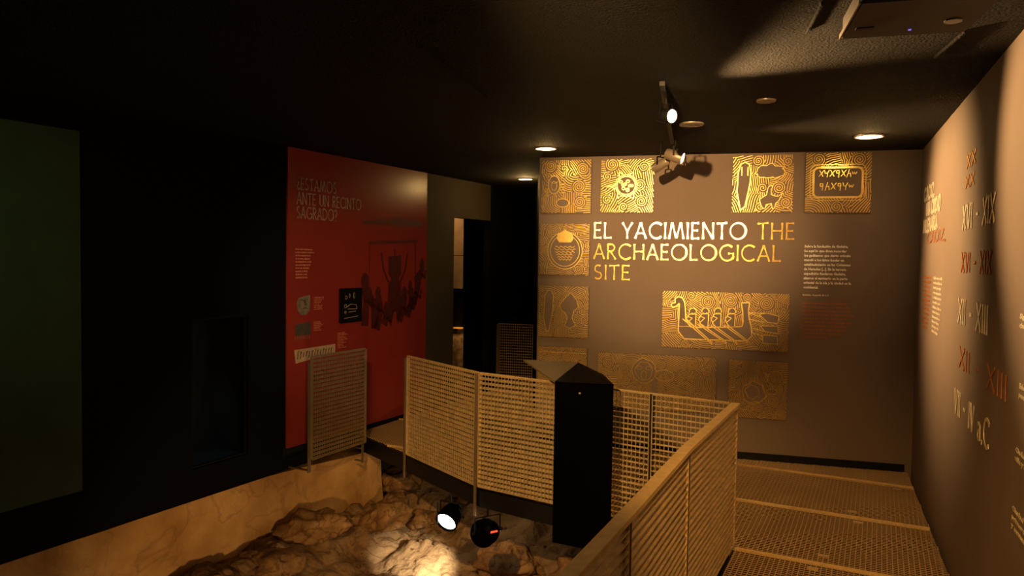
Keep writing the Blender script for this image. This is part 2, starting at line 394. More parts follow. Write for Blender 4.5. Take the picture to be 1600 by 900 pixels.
mb = MB(); mb.v = D + [(x, y, z - .015) for x, y, z in D]
mb.f = [(0, 1, 2), (5, 4, 3), (0, 3, 4, 1), (1, 4, 5, 2), (2, 5, 3, 0)]
loc(mb.build('desk', 'desk_grey'), t).parent = t
fd = Vector((P2[0]-P1[0], P2[1]-P1[1], 0)).normalized(); fn = Vector((fd.y, -fd.x, 0))
c = Vector((P1[0], P1[1], 1.035)) + fd*.215 + fn*.003
loc(MB().tube(c - fn*.004, c + fn*.003, .009, .009, 12).build('screw', 'lamp_metal'), t).parent = t

# ---------------------------------------------------------------- pit: ground, retaining wall, rocks
def sm(a, b, x): t_ = min(1, max(0, (x-a)/(b-a))); return t_*t_*(3-2*t_)
def leftd(x, y): return (Vector((x, y, 0)) - LW.A).dot(LW.n)
def raild(x, y): return (y - (6.55 - .75*(x+.285)))*.8
def ground(x, y):
    h = -1.12 + .30*(1-sm(.25, .95, leftd(x, y))) + .52*sm(.9, 2.4, raild(x, y))
    h += .16*sm(.2, 1.4, x)*sm(5.5, 6.8, y)
    p = Vector((x, y, 3.1))
    return h + .15*noise.fractal(p*1.1, 1.0, 2.0, 5) + .075*(abs(noise.noise(p*3.1))-.2)*2 + .05*noise.fractal(p*5.5, .8, 2.1, 5)
mb = MB(); nx, ny = 220, 260
for j in range(ny):
    for i in range(nx):
        y = 2.0 + 8.2*j/(ny-1); xl = -1.76 + .535*(y-8.836) - .05; x = xl + (3.4 - xl)*i/(nx-1)
        mb.v.append((x, y, ground(x, y)))
for j in range(ny-1):
    for i in range(nx-1): q = j*nx+i; mb.f.append((q, q+1, q+nx+1, q+nx))
struct(mb.build('pit_ground', 'pit_earth', smooth=True))
# retaining wall below the left wall, thickening towards the walkway
mb = MB(); N_ = 60; rows = [-.19, -.20, -.35, -.55, -.75, -.95, -1.25]
for i in range(N_+1):
    s_ = 1.0 + (12.28-1.0)*i/N_
    for k, z in enumerate(rows):
        off = .0 + .24*sm(10.6, 12.2, s_) + (.0 if k < 2 else .012*k)
        q = LW.p(s_, z, off)
        q += LW.n*(.02*noise.noise(Vector((s_*2.3, z*3, 1))) if k > 0 else -.0)
        if k == 0: q = LW.p(s_, z, -.10)
        mb.v.append(tuple(q))
for i in range(N_):
    for k in range(len(rows)-1):
        q = i*len(rows)+k; mb.f.append((q, q+1, q+len(rows)+1, q+len(rows)))
e = N_*len(rows); c = len(mb.v)
for z in rows[1:]: mb.v.append(tuple(LW.p(12.34, z, -.10)))
for k in range(1, len(rows)-1): mb.f.append((e+k, e+k+1, c+k, c+k-1))
rw = struct(mb.build('pit_wall', 'retaining_wall'))
struct(MB().box((.2, 9.9, -.75), (1.6, 0, 0), (0, .05, 0), (0, 0, .62)).build('pit_wall_far', 'retaining_wall'))

def rock(cx, cy, cz, sx, sy, sz, seed, name='rock', rough=.28, rot=0, sub=4, m='sandstone', faceted=True):
    rough *= 1.25
    import bmesh
    bm = bmesh.new(); bmesh.ops.create_icosphere(bm, subdivisions=sub, radius=1)
    o3 = Vector((seed*3.7, seed*1.9, seed*.7))
    planes = []
    rr = random.Random(seed)
    for _ in range(9):
        pv = Vector((rr.gauss(0, 1), rr.gauss(0, 1), rr.gauss(0, 1))).normalized(); planes.append((pv, rr.uniform(.62, .92)))
    for vtx in bm.verts:
        c = vtx.co.copy()
        for pv, dd in planes:
            e_ = c.dot(pv) - dd
            if e_ > 0: c -= pv*e_*.85
        c *= 1 + rough*noise.fractal(c*1.6 + o3, 1.0, 2.0, 5) + rough*.25*noise.noise(c*7 + o3)
        vtx.co = Vector((c.x*sx, c.y*sy, c.z*sz))
    bmesh.ops.rotate(bm, cent=(0, 0, 0), matrix=Matrix.Rotation(rot, 3, 'Z'), verts=bm.verts)
    me = bpy.data.meshes.new(name); bm.to_mesh(me); bm.free(); me.materials.append(MATS[m])
    me.polygons.foreach_set('use_smooth', [True]*len(me.polygons))
    o = bpy.data.objects.new(name, me); COL.objects.link(o); o.location = (cx, cy, cz); return o
ROCKS = [
 (-2.02, 7.55, -.74, .38, .21, .17, 1, .5, 'flat light boulder with a blunt end, in the middle of the pit rocks'),
 (-2.26, 6.90, -.92, .30, .24, .17, 2, .2, 'broad rounded boulder below the flat light boulder'),
 (-2.62, 6.38, -.90, .26, .24, .20, 3, .0, 'rounded boulder lowest at the left, against the sandy wall'),
 (-1.36, 8.12, -.82, .26, .24, .23, 4, .4, 'tall lumpy boulder behind the flat light boulder'),
 (-1.33, 8.92, -.66, .30, .24, .15, 5, .3, 'pinkish ledge-like boulder under the walkway opening'),
 (-.70, 9.45, -.70, .40, .26, .24, 6, .1, 'dark brown boulder deep under the walkway bridge'),
 (.02, 7.34, -1.02, .38, .26, .18, 7, -.4, 'wide reddish boulder right of the hanging lamps'),
 (.76, 6.98, -.98, .30, .24, .20, 8, .2, 'reddish boulder below the foot of the black pillar'),
 (-.25, 8.75, -.75, .36, .22, .18, 9, .1, 'pale boulder in the glow behind the hanging lamps'),
 (-1.98, 6.35, -1.04, .30, .22, .12, 10, .7, 'low boulder at the bottom edge left of the bright pool'),
 (-3.05, 5.72, -.98, .30, .22, .16, 11, .5, 'boulder half hidden at the foot of the sandy wall'),
 (-1.02, 8.45, -.98, .24, .18, .12, 12, .9, 'small boulder in shade right of the tall lumpy boulder')]
for (x, y, z, a, b, c, sd, ro, lab) in ROCKS:
    tag(rock(x, y, z, a, b, c, sd, 'boulder', rot=ro), lab, 'rock')
proto = [rock(0, 0, -5, 1, .8, .6, 40+i, 'pebble', sub=2) for i in range(4)]
rr = random.Random(5); used = set()
for i in range(150):
    x = rr.uniform(-2.4, 1.0); y = rr.uniform(6.0, 9.2)
    if leftd(x, y) < .35 or any(math.hypot(x-q[0], y-q[1]) < max(q[3], q[4])+.08 for q in ROCKS): continue
    k = rr.randrange(4); o = proto[k] if k not in used else proto[k].copy()
    if k in used: COL.objects.link(o)
    used.add(k)
    s_ = rr.uniform(.012, .036); o.scale = (s_, s_, s_); o.rotation_euler = (0, 0, rr.uniform(0, 6.28)); o.location = (x, y, ground(x, y) + s_*.25)
    tag(o, 'small sandy stone lying loose on the pit ground', 'stone', 'loose stones on the pit ground')

# ---------------------------------------------------------------- lamps
def downlight(x, y, lab, lens='lens', R=.115, rim='lamp_metal'):
    t = tag(empty('downlight', (x, y, CEIL)), lab, 'ceiling light')
    mb = MB().lathe((0, 0, .0), (0, 0, -1), [(0, R), (.010, R), (.014, R*.96), (.014, R*.86), (.004, R*.84)], 32)
    mb.build('rim', rim, t, True)
    MB().tube((0, 0, -.003), (0, 0, -.011), R*.86, R*.86, 32).build('lens', lens, t)
    return t
downlight(*DOWN[0], 'glowing round ceiling light above the upper left gold relief')
downlight(*DOWN[1], 'smaller glowing round ceiling light farther back, in the hall', R=.105)
downlight(*DOWN[2], 'glowing round ceiling light above the tablet relief at the right', R=.125)
downlight(1.757, 5.195, 'unlit round ceiling fitting alone in the middle of the ceiling', 'lens_off', .065)
downlight(1.46, 6.12, 'unlit round ceiling fitting right beside the glowing track spotlight', 'lens_off', .10)

def head(h, lab, lens, L=.15, R=.048, bodym='black_metal'):
    p = Vector(h[0]); d = unit(*h)
    t = tag(empty('track_spotlight', p), lab, 'spotlight')
    MB().lathe(-d*L*.55, d, [(-.004, 0), (0, R*.75), (.01, R*.86), (L*.5, R), (L*.98, R*1.02), (L, R*.96), (L*.93, R*.92), (L*.9, R*.9)], 24).build('housing', bodym, t, True)
    MB().tube(d*(L*.37), d*(L*.40), R*.9, R*.9, 24).build('lens', lens, t)
    side = d.cross(Vector((0, 0, 1))).normalized(); top = Vector((0, 0, CEIL - .036 - p.z))
    MB().bar(side*(R+.006), side*(R+.006) + Vector((0, 0, R+.03)), side, .004, d, .016).bar(-side*(R+.006), -side*(R+.006) + Vector((0, 0, R+.03)), side, .004, d, .016)\
        .bar(-side*(R+.008) + Vector((0, 0, R+.03)), side*(R+.008) + Vector((0, 0, R+.03)), d, .016, (0, 0, 1), .004).build('yoke', 'black_metal', t)
    if top.z > R + .035: MB().tube((0, 0, R+.03), top, .007, .007, 10).build('stem', 'black_metal', t)
    MB().tube(-d*L*.55, -d*(L*.55+.01), R*.3, R*.25, 12).build('knob', 'lamp_metal', t)
    return t
head(HEADS[0], 'glowing track spotlight whose round face points at the viewer', 'lens')
head(HEADS[1], 'pale cylindrical track spotlight aimed right at the lettered wall', 'lens', .17, .055, 'lamp_metal')
head(HEADS[2], 'dim track spotlight tilted down left over the second relief', 'lens', .17, .045, 'lamp_metal')
ta, tb = Vector((.93, 4.70, CEIL-.016)), Vector((1.50, 7.02, CEIL-.016)); td = (tb-ta).normalized(); tn = Vector((td.y, -td.x, 0))
t = tag(empty('lighting_track'), 'black ceiling track carrying the spotlights', 'lighting track')
MB().bar(ta, tb, tn, .034, (0, 0, 1), .028).build('rail', 'black_metal', t)
for q in (.22, .82):
    c = ta + (tb-ta)*q; c.z -= .006; MB().box(c, td*.03, tn*.02, (0, 0, .006)).build('adaptor', 'black_metal', t)

def parcan(h, lab, lens, R=.10, L=.17):
    p = Vector(h[0]); d = unit(*h)
    t = tag(empty('spotlight', p), lab, 'spotlight')
    MB().lathe(-d*L, d, [(-.03, 0), (-.028, R*.35), (-.01, R*.5), (0, R*.62), (.03, R*.80), (.035, R*.72), (.05, R*.74), (.055, R*.9), (.09, R), (L, R), (L+.01, R*1.08), (L+.03, R*1.08), (L+.03, R*.95), (L+.01, R*.93)], 28).build('housing', 'pillar_black', t, True)
    MB().tube(d*.004, d*.012, R*.95, R*.95, 28).build('lens', lens, t)
    side = d.cross(Vector((0, 0, 1))).normalized(); yk = MB()
    top = Vector((0, 0, -.165 - p.z)) - d*.07
    for q in (-1, 1):
        yk.bar(side*q*(R+.012) - d*.07, side*q*(R+.012) + Vector((0, 0, R+.02)) - d*.07, side, .005, d, .02)
    yk.bar(-side*(R+.014) + Vector((0, 0, R+.02)) - d*.07, side*(R+.014) + Vector((0, 0, R+.02)) - d*.07, d, .02, (0, 0, 1), .005)
    yk.build('yoke', 'black_metal', t)
    MB().tube(Vector((0, 0, R+.02)) - d*.07, Vector((0, 0, max(R+.03, top.z))) - d*.07, .008, .008, 8).build('hanger', 'black_metal', t)
    for q in (-1, 1):
        MB().tube(side*q*(R+.012) - d*.07, side*q*(R+.034) - d*.07, .012, .014, 10).build('knob', 'black_metal', t)
    return t, d, side
parcan(FILL_LAMP, 'added out-of-view black can spotlight under the near walkway aimed at the sandy wall', 'lens_cool')
t, d, side = parcan(LAMP1, 'bright spotlight hanging under the walkway, its white face toward the viewer', 'lens_cool')
MB().tube((-.09, -.02, -.02), (-.09, -.02, .17), .007, .007, 8).build('rod', 'black_metal', t)
t, d, side = parcan(LAMP2, 'black can spotlight seen from behind with a red glow in its vents', 'lens_cool', .112, .16)
upv = side.cross(d).normalized()
for q in (-.022, 0.0, .022):
    c = -d*(.188) + side*q*1.0 - upv*.030
    MB().box(c, side*.0075, upv*.007, d*.012).build('vent', 'red_glow', t)

# wall-washer standing on the ceiling behind the viewer, the source of the back-wall light
for pp, tt, lab in ((L_BACK, (1.75, 7.9, 2.35), 'black ceiling spotlight near the viewer aimed at the back wall'),
                    ((-1.1, 2.0, 3.03), (.0, 6.1, .25), 'added out-of-view black ceiling spotlight above the pit aimed at the railings'),  # this and the next two are added fill fixtures, out of view
                    ((.55, 1.1, 3.04), (2.3, 5.4, 0), 'added out-of-view black ceiling spotlight near the right wall aimed at the walkway floor'),
                    ((-.9, 2.3, 3.06), (-1.7, 8.7, 1.5), 'added out-of-view black ceiling spotlight above the pit aimed at the red board')):
    if lab: head((pp, tt), lab, 'lens', .15, .05)

# projector under the ceiling
t = tag(empty('projector', (1.62, 3.02, 3.06)), 'flat dark projector with a tiny blue light hanging under the ceiling', 'projector')
dx = Vector((.478, -.133, 0)); dy = Vector((-.112, -.409, 0))
o0 = Vector((1.43, 3.291, 3.06)) - Vector(t.location)
bx = lambda a, b, z: o0 + dx*a + dy*b + Vector((0, 0, z))
mb = MB(); mb.v = [tuple(bx(a, b, z)) for z in (0, .09) for a, b in ((.02, .02), (.98, .02), (.98, 1.1), (.02, 1.1))]
mb.f = [(3, 2, 1, 0), (4, 5, 6, 7), (0, 1, 5, 4), (1, 2, 6, 5), (2, 3, 7, 6), (3, 0, 4, 7)]
mb.build('housing', 'projector_shell', t)
c = bx(.52, .22, -.001); MB().tube(c, c + Vector((0, 0, -.003)), .006, .006, 10).build('status_light', 'led_blue', t)
c = bx(.80, .42, -.001); MB().tube(c, c + Vector((0, 0, -.004)), .035, .033, 20).build('lens', 'screen_black', t)
c = bx(.15, .35, -.001); MB().box(c, dx*.07, dy*.03, (0, 0, .002)).build('vent', 'black_metal', t)
c = bx(.5, .6, .12); MB().box(c, (.04, 0, 0), (0, .04, 0), (0, 0, .03)).build('mount', 'black_metal', t)
MB().bar(bx(0, 0, .01), bx(0, 1.1, .01), dx, .006, (0, 0, 1), .02).build('trim', 'lamp_metal', t)

# ---------------------------------------------------------------- stroke lettering
def arc(cx, cy, rx, ry, a0, a1, n=14):
    return [(cx + rx*math.cos(math.radians(a0+(a1-a0)*i/n)), cy + ry*math.sin(math.radians(a0+(a1-a0)*i/n))) for i in range(n+1)]
G = {
 'E': (.50, [[(.05, 0), (.05, 1)], [(.05, .97), (.45, .98)], [(.05, .52), (.40, .52)], [(.05, .03), (.48, .03)]]),
 'L': (.50, [[(.05, 0), (.05, 1)], [(.05, .03), (.48, .04)]]),
 'Y': (.66, [[(.33, 0), (.33, .45)], [(.33, .45), (.02, 1)], [(.33, .45), (.64, 1)]]),
 'A': (.72, [[(.02, 0), (.36, 1)], [(.36, 1), (.70, 0)], [(.15, .33), (.57, .33)]]),
 'C': (.80, [arc(.48, .5, .44, .49, 48, 312, 22)]),
 'I': (.12, [[(.06, 0), (.06, 1)]]),
 'M': (.95, [[(.03, 0), (.20, 1)], [(.20, 1), (.47, .05)], [(.47, .05), (.74, 1)], [(.74, 1), (.92, 0)]]),
 'N': (.72, [[(.06, 0), (.06, 1)], [(.06, 1), (.66, 0)], [(.66, 0), (.66, 1)]]),
 'T': (.62, [[(.31, 0), (.31, .97)], [(.01, .95), (.61, .99)]]),
 'O': (.98, [arc(.49, .5, .46, .49, 0, 360, 30)]),
 'H': (.70, [[(.06, 0), (.06, 1)], [(.64, 0), (.64, 1)], [(.06, .52), (.64, .52)]]),
 'R': (.58, [[(.06, 0), (.06, 1)], [(.06, .98)] + arc(.24, .75, .24, .23, 90, -90, 12) + [(.06, .52)], [(.22, .52), (.56, 0)]]),
 'G': (.88, [arc(.48, .5, .44, .49, 50, 335, 24), [(.55, .46), (.86, .46)], [(.84, .46), (.84, .12)]]),
 'S': (.52, [arc(.27, .74, .20, .24, 50, 270, 12) + arc(.26, .27, .22, .23, 90, -140, 12)]),
 'D': (.78, [[(.06, 0), (.06, 1)], [(.06, .98)] + arc(.26, .5, .48, .48, 90, -90, 18) + [(.06, .02)]]),
 'U': (.70, [[(.06, 1), (.06, .35)] + arc(.35, .32, .29, .30, 180, 360, 12) + [(.64, 1)]]),
 'Z': (.60, [[(.04, .97), (.56, .97)], [(.56, .97), (.04, .03)], [(.04, .03), (.58, .03)]]),
 'V': (.62, [[(.02, 1), (.31, 0)], [(.31, 0), (.60, 1)]]),
 'X': (.62, [[(.02, 0), (.60, 1)], [(.02, 1), (.60, 0)]]),
 '-': (.34, [[(.04, .48), (.30, .48)]]),
 '.': (.12, [[(.03, .02), (.09, .02)]]),
 ',': (.14, [[(.09, .06), (.03, -.14)]]),
 'a': (.46, [arc(.20, .44, .17, .14, 150, 0, 8) + [(.38, 0)], arc(.20, .16, .17, .16, 60, 330, 10)]),
 '?': (.44, [arc(.20, .76, .19, .22, 160, -70, 12) + [(.22, .30)], [(.19, .03), (.25, .03)]]),
 '¿': (.44, [arc(.24, .20, .19, .22, -20, -250, 12) + [(.22, .66)], [(.19, .95), (.25, .95)]]),
 ' ': (.34, []),
}
def ribbon(mb, pts, w0, n0=0.0, th=.003, flare=0.0, ridge=False, closed=False):
    """raised strip on the plane (x, y) with height z; w0 width, flare widens the ends"""
    m = len(pts); P = np.array(pts, float)
    for i in range(m-1):
        a, b = P[i], P[i+1]; d = b - a; L = np.hypot(*d)
        if L < 1e-6: continue
        d /= L; q = np.array([-d[1], d[0]])
        fa = 1 + flare*abs(2*i/(m-1)-1)**1.3; fb = 1 + flare*abs(2*(i+1)/(m-1)-1)**1.3
        ha, hb = w0*fa/2, w0*fb/2
        e = w0*.15 if m > 2 else 0
        a2 = a - d*e; b2 = b + d*e; n = len(mb.v)
        for c, h in ((a2, ha), (b2, hb)):
            mb.v += [(c[0]+q[0]*h, c[1]+q[1]*h, n0), (c[0]+q[0]*h, c[1]+q[1]*h, n0+th), (c[0]-q[0]*h, c[1]-q[1]*h, n0+th), (c[0]-q[0]*h, c[1]-q[1]*h, n0)]
        mb.f += [(n, n+1, n+5, n+4), (n+1, n+2, n+6, n+5), (n+2, n+3, n+7, n+6), (n, n+3, n+2, n+1), (n+4, n+5, n+6, n+7)]
    return mb
def tw(txt, gap=.16): return sum(G[c][0] + gap for c in txt) - gap
def letters(fr, txt, s0, s1, z0, H, m, parent=None, each=True, wd=.064, flare=1.0, name='letter', n0=.002, curve=None):
    k = (s1 - s0)/tw(txt); x = s0; out = []; mb = MB(); M = fr.mat4()
    for ch in txt:
        gw, st = G[ch]
        for pl in st:
            pts = pl
            if len(pl) == 2:
                (ax, ay), (bx_, by) = pl; pts = [(ax+(bx_-ax)*i/6, ay+(by-ay)*i/6) for i in range(7)]
            pts = [(x + px_*k, z0 + py*H) for px_, py in pts]
            ribbon(mb, pts, wd*H*min(1, k/H*1.0), n0, .003, flare)
        if each and mb.v:
            o = mb.build(name, m, parent); o.data.transform(M); out.append(o); mb = MB()
        x += (gw + .16)*k
    if not each:
        o = mb.build(name, m, parent); o.data.transform(M); out.append(o)
    return out
def text_block(fr, lines, s0, z0, size, lead, m, name, width):
    t = empty(name, fr.p(s0, z0)); M = Matrix.Translation(-t.location); ws = []
    for i, l in enumerate(lines):
        o = text_lines(fr, [l], s0, z0 - lead*i, size, lead, m, 'text_line', None, xs=1.27*width/(.5*size*max(map(len, lines))))
        o.data.transform(M); o.parent = t; tag(o, kind='stuff')
    return t
def text_lines(fr, lines, s0, z0, size, lead, m, name, parent=None, n0=.002, width=None, xs=1.0):
    c = bpy.data.curves.new('t', 'FONT'); c.body = '\n'.join(lines); c.size = size; c.space_line = lead/size/1.0
    c.resolution_u = 1; c.extrude = .0006; c.offset = size*.04
    o = bpy.data.objects.new('t', c); COL.objects.link(o)
    dg = bpy.context.evaluated_depsgraph_get(); dg.update()
    me = bpy.data.meshes.new_from_object(o.evaluated_get(dg)); bpy.data.objects.remove(o); bpy.data.curves.remove(c)
    if width:
        mx = max(v_.co.x for v_ in me.vertices); xs = width/mx
    me.transform(fr.mat4() @ Matrix.Translation((s0, z0, n0)) @ Matrix.Diagonal((xs, 1, 1, 1)))
    me.materials.clear(); me.materials.append(MATS[m]); me.name = name
    ob = bpy.data.objects.new(name, me); COL.objects.link(ob)
    if parent: ob.parent = parent
    return ob

# back wall title and texts
t = tag(empty('wall_title'), 'big wall title reading EL YACIMIENTO THE ARCHAEOLOGICAL SITE in white and gold', 'lettering')
full = 'EL YACIMIENTO THE'; k = (2.682-.606)/tw(full); cut = .606 + (tw('EL YACIMIENTO ') + .16)*k
letters(BW, 'EL YACIMIENTO', .606, .606 + tw('EL YACIMIENTO')*k, 2.315, .172, 'white_foil', t, wd=.076)
letters(BW, 'THE', cut, 2.682, 2.315, .172, 'gold_title', t)
letters(BW, 'ARCHAEOLOGICAL', .606, 2.557, 2.087, .166, 'gold_title', t)
letters(BW, 'SITE', .612, 1.008, 1.862, .160, 'gold_title', t)
body = ['Sobre la fundación de Gadeira,', 'he aquí lo que dicen recordar', 'los gaditanos: que cierto oráculo', 'mandó a los tirios fundar un', 'establecimiento en las Columnas',
        'de Heracles [...]. En la tercera', 'expedición fundaron Gadeira,', 'alzaron el santuario en la parte', 'oriental de la isla y la ciudad en la', 'occidental.']
tag(text_block(BW, body, 2.782, 2.236, .036, .0466, 'white_vinyl', 'wall_text', width=.485), 'white paragraph of ten lines beneath the tablet relief', 'lettering')
tag(text_block(BW, ['Estrabón, Geografía, III, 5, 5'], 2.778, 1.742, .020, .03, 'cream_vinyl', 'wall_text', width=.26), 'tiny cream source line between the white and copper paragraphs', 'lettering')
eng = ['About the founding of Gadeira,', 'this is what the people of the city', 'say they remember: that a certain', 'oracle ordered the Tyrians to found', 'a settlement by the Columns of',
       'Herakles. On the third voyage they', 'founded Gadeira, and raised the', 'sanctuary in the eastern part of', 'the island and the city in the', 'western part of it.']
tag(text_block(BW, eng, 2.778, 1.655, .030, .0385, 'copper_print', 'wall_text', width=.46), 'dim copper-coloured paragraph below the white one on the back wall', 'lettering')

# right wall
t = tag(empty('wall_title'), 'cream three-line title at the far end of the right wall', 'lettering')
letters(RW, 'CADIZ,', .22, .98, 2.672, .115, 'cream_vinyl', t, wd=.16)
letters(RW, 'UNA CIUDAD', .42, 1.37, 2.527, .115, 'cream_vinyl', t, wd=.16)
letters(RW, 'MILENARIA', .25, 1.22, 2.375, .115, 'cream_vinyl', t, wd=.16)
t = empty('wall_title'); letters(RW, 'CADIZ,', .60, 1.7, 2.27, .09, 'copper_print', t)
tag(t, 'faint copper lettering just under the cream three-line title', 'lettering')
rb = ['Cádiz es una ciudad', 'con tres mil años de', 'historia. Sus calles', 'y sus casas guardan', 'las huellas de todos', 'los pueblos que la', 'habitaron, desde los', 'fenicios hasta hoy.', 'Este recorrido nos', 'lleva por la línea', 'del tiempo de la', 'ciudad antigua.']
tag(text_block(RW, rb, 1.09, 1.955, .032, .0405, 'cream_vinyl', 'wall_text', width=.50), 'narrow cream paragraph of many short lines on the right wall', 'lettering')
tag(text_block(RW, rb, .42, 1.955, .032, .0405, 'copper_print', 'wall_text', width=.50), 'faint copper paragraph between the corner and the cream one', 'lettering')
def num(txt, s0, s1, z, H, m, lab):
    t = tag(empty('wall_numeral'), lab, 'lettering'); letters(RW, txt, s0, s1, z, H, m, t, True, wd=.085)
num('XX', 2.54, 2.86, 2.715, .085, 'gold_flat', 'gold XX at the top of the right wall timeline')
num('XX', 2.52, 2.84, 2.585, .075, 'gold_flat', 'second, lower gold XX just under the first')
num('XVI - XIX', 2.465, 3.50, 2.312, .160, 'cream_vinyl', 'cream numerals XVI - XIX on the right wall')
num('XVI - XIX', 2.47, 3.45, 2.030, .125, 'copper_print', 'faint copper numerals under the cream XVI - XIX')
num('XII - XIII', 2.43, 3.42, 1.686, .165, 'cream_vinyl', 'cream numerals XII - XIII on the right wall')
num('XII - XIII', 2.53, 3.94, 1.400, .130, 'copper_print', 'faint copper numerals under the cream XII - XIII')
num('VII - IV a.C', 2.415, 3.58, 1.072, .160, 'cream_vinyl', 'cream numerals VII - IV a.C low on the right wall')
sides = [(4.15, 1.83, ['Siglo XX', 'ciudad moderna'], 'topmost cream caption at the right edge of the photo'), (4.19, 1.51, ['Edad Moderna', 'puerto y comercio'], 'second cream caption from the top at the right edge'),
         (4.17, 1.21, ['Ciudad medieval', 'villa y murallas'], 'third cream caption from the top at the right edge'), (4.15, .93, ['Ciudad fenicia', 'primeras casas', 'y santuarios'], 'lowest cream caption at the right edge of the photo')]
for s_, z, ls, lab in sides:
    tag(text_block(RW, ls, s_, z, .034, .042, 'cream_vinyl', 'wall_text', width=.42), lab, 'lettering')

# ---------------------------------------------------------------- gold relief panels
def contours(wm, hm, seed, mask_polys, d=.024, spirals=None):
    rng = np.random.default_rng(seed); g_ = .0052
    X, Y = np.meshgrid(np.arange(0, wm+1e-6, g_), np.arange(0, hm+1e-6, g_))
    phi = np.zeros_like(X)
    nc = max(7, int(18*wm*hm/.33)); cx = rng.uniform(0, wm, nc); cy = rng.uniform(0, hm, nc); best = np.full(X.shape, 1e9)
    for i in range(nc):
        dd = np.hypot(X-cx[i], Y-cy[i]); sel = dd < best; best = np.where(sel, dd, best)
        if rng.random() < .62:
            a = rng.uniform(0, 6.28); R_ = rng.uniform(.10, .3); f_ = np.hypot(X-cx[i]-R_*math.cos(a), Y-cy[i]-R_*math.sin(a))
        else:
            a = rng.uniform(0, 3.14); f_ = X*math.cos(a)+Y*math.sin(a)
        phi = np.where(sel, f_, phi)
    phi = phi + .006*np.sin(X*23+seed)+.005*np.sin(Y*27+seed*2)
    sp = spirals if spirals is not None else [(rng.uniform(.05, wm-.05), rng.uniform(.05, hm-.05), rng.uniform(.05, .085)) for _ in range(max(4, int(7*wm*hm/.33)))]
    for x, y, R_ in sp:
        rr_ = np.hypot(X-x, Y-y); th = np.arctan2(Y-y, X-x)
        phi = np.where(rr_ < R_, rr_ + d*th/(2*PI)*(1 if rng.random() < .5 else -1), phi)
    psi = np.mod(phi/d, 1.0)
    if mask_polys:
        ins = np.zeros(X.shape, bool)
        for poly in mask_polys:
            c = np.zeros(X.shape, bool); n = len(poly)
            for i in range(n):
                x1, y1 = poly[i]; x2, y2 = poly[(i+1) % n]
                if y1 == y2: continue
                cond = ((y1 > Y) != (y2 > Y)) & (X < (x2-x1)*(Y-y1)/(y2-y1)+x1); c ^= cond
            ins |= c
        psi = np.where(ins, np.nan, psi)
    a, b, c, e = psi[:-1, :-1], psi[:-1, 1:], psi[1:, 1:], psi[1:, :-1]
    st = np.stack([a, b, c, e]); ok = (np.max(st, 0) - np.min(st, 0) < .5) & (np.min(st, 0) < .5) & (np.max(st, 0) > .5)
    segs = []
    J, I = np.nonzero(ok)
    for j, i in zip(J, I):
        v_ = (psi[j, i], psi[j, i+1], psi[j+1, i+1], psi[j+1, i]); cn = ((i, j), (i+1, j), (i+1, j+1), (i, j+1)); hit = []
        for q in range(4):
            p0, p1 = v_[q]-.5, v_[(q+1) % 4]-.5
            if (p0 > 0) != (p1 > 0):
                t_ = p0/(p0-p1); (x0, y0), (x1, y1) = cn[q], cn[(q+1) % 4]; hit.append(((x0+(x1-x0)*t_)*g_, (y0+(y1-y0)*t_)*g_))
        if len(hit) == 2: segs.append(hit)
    return segs
def relief(name, lab, s0, z0, wm, hm, seed, masks=(), lines=(), fills=(), spirals=None, d=.022, lw=.0095, extra_part='figure'):
    t = tag(empty(name, BW.p(s0+wm/2, z0, 0)), lab, 'wall relief', 'gold relief panels on the back wall')
    M = Matrix.Translation(-Vector(t.location)) @ BW.mat4() @ Matrix.Translation((s0, z0, 0))
    def fin(mb, nm, m, kind=None):
        o = mb.build(nm, m, t); o.data.transform(M)
        if kind: o['kind'] = kind
        return o
    fin(MB().box((wm/2, hm/2, .013), (wm/2, 0, 0), (0, hm/2, 0), (0, 0, .012)), 'backing', 'wall_brown')
    mb = MB(); h_ = .003; zb = .025
    for (a, b) in contours(wm, hm, seed, masks, d, spirals):
        dx_, dy_ = b[0]-a[0], b[1]-a[1]; L = math.hypot(dx_, dy_)
        if L < 1e-5: continue
        dx_ /= L; dy_ /= L; qx, qy = -dy_*lw/2, dx_*lw/2; ex, ey = dx_*.0006, dy_*.0006; n = len(mb.v)
        for (cx, cy) in ((a[0]-ex, a[1]-ey), (b[0]+ex, b[1]+ey)):
            mb.v += [(cx+qx, cy+qy, zb), (cx+qx*.45, cy+qy*.45, zb+h_), (cx-qx*.45, cy-qy*.45, zb+h_), (cx-qx, cy-qy, zb)]
        mb.f += [(n, n+1, n+5, n+4), (n+1, n+2, n+6, n+5), (n+2, n+3, n+7, n+6)]
    fin(mb, 'relief_lines', 'gold', 'stuff')
    mb = MB()
    for pl, w_ in lines: ribbon(mb, pl, w_, zb-.001, .0052)
    for pl in fills: mb.ngon([(x, y, zb+.004) for x, y in pl])
    if mb.v: fin(mb, extra_part, 'gold')
    return t
def ell(cx, cy, rx, ry, n=28, a0=0, a1=360, wob=0, seed=0):
    r_ = random.Random(seed)
    return [(cx+rx*math.cos(math.radians(a0+(a1-a0)*i/n))*(1+wob*r_.uniform(-1, 1)), cy+ry*math.sin(math.radians(a0+(a1-a0)*i/n))*(1+wob*r_.uniform(-1, 1))) for i in range(n+1)]
T = .57
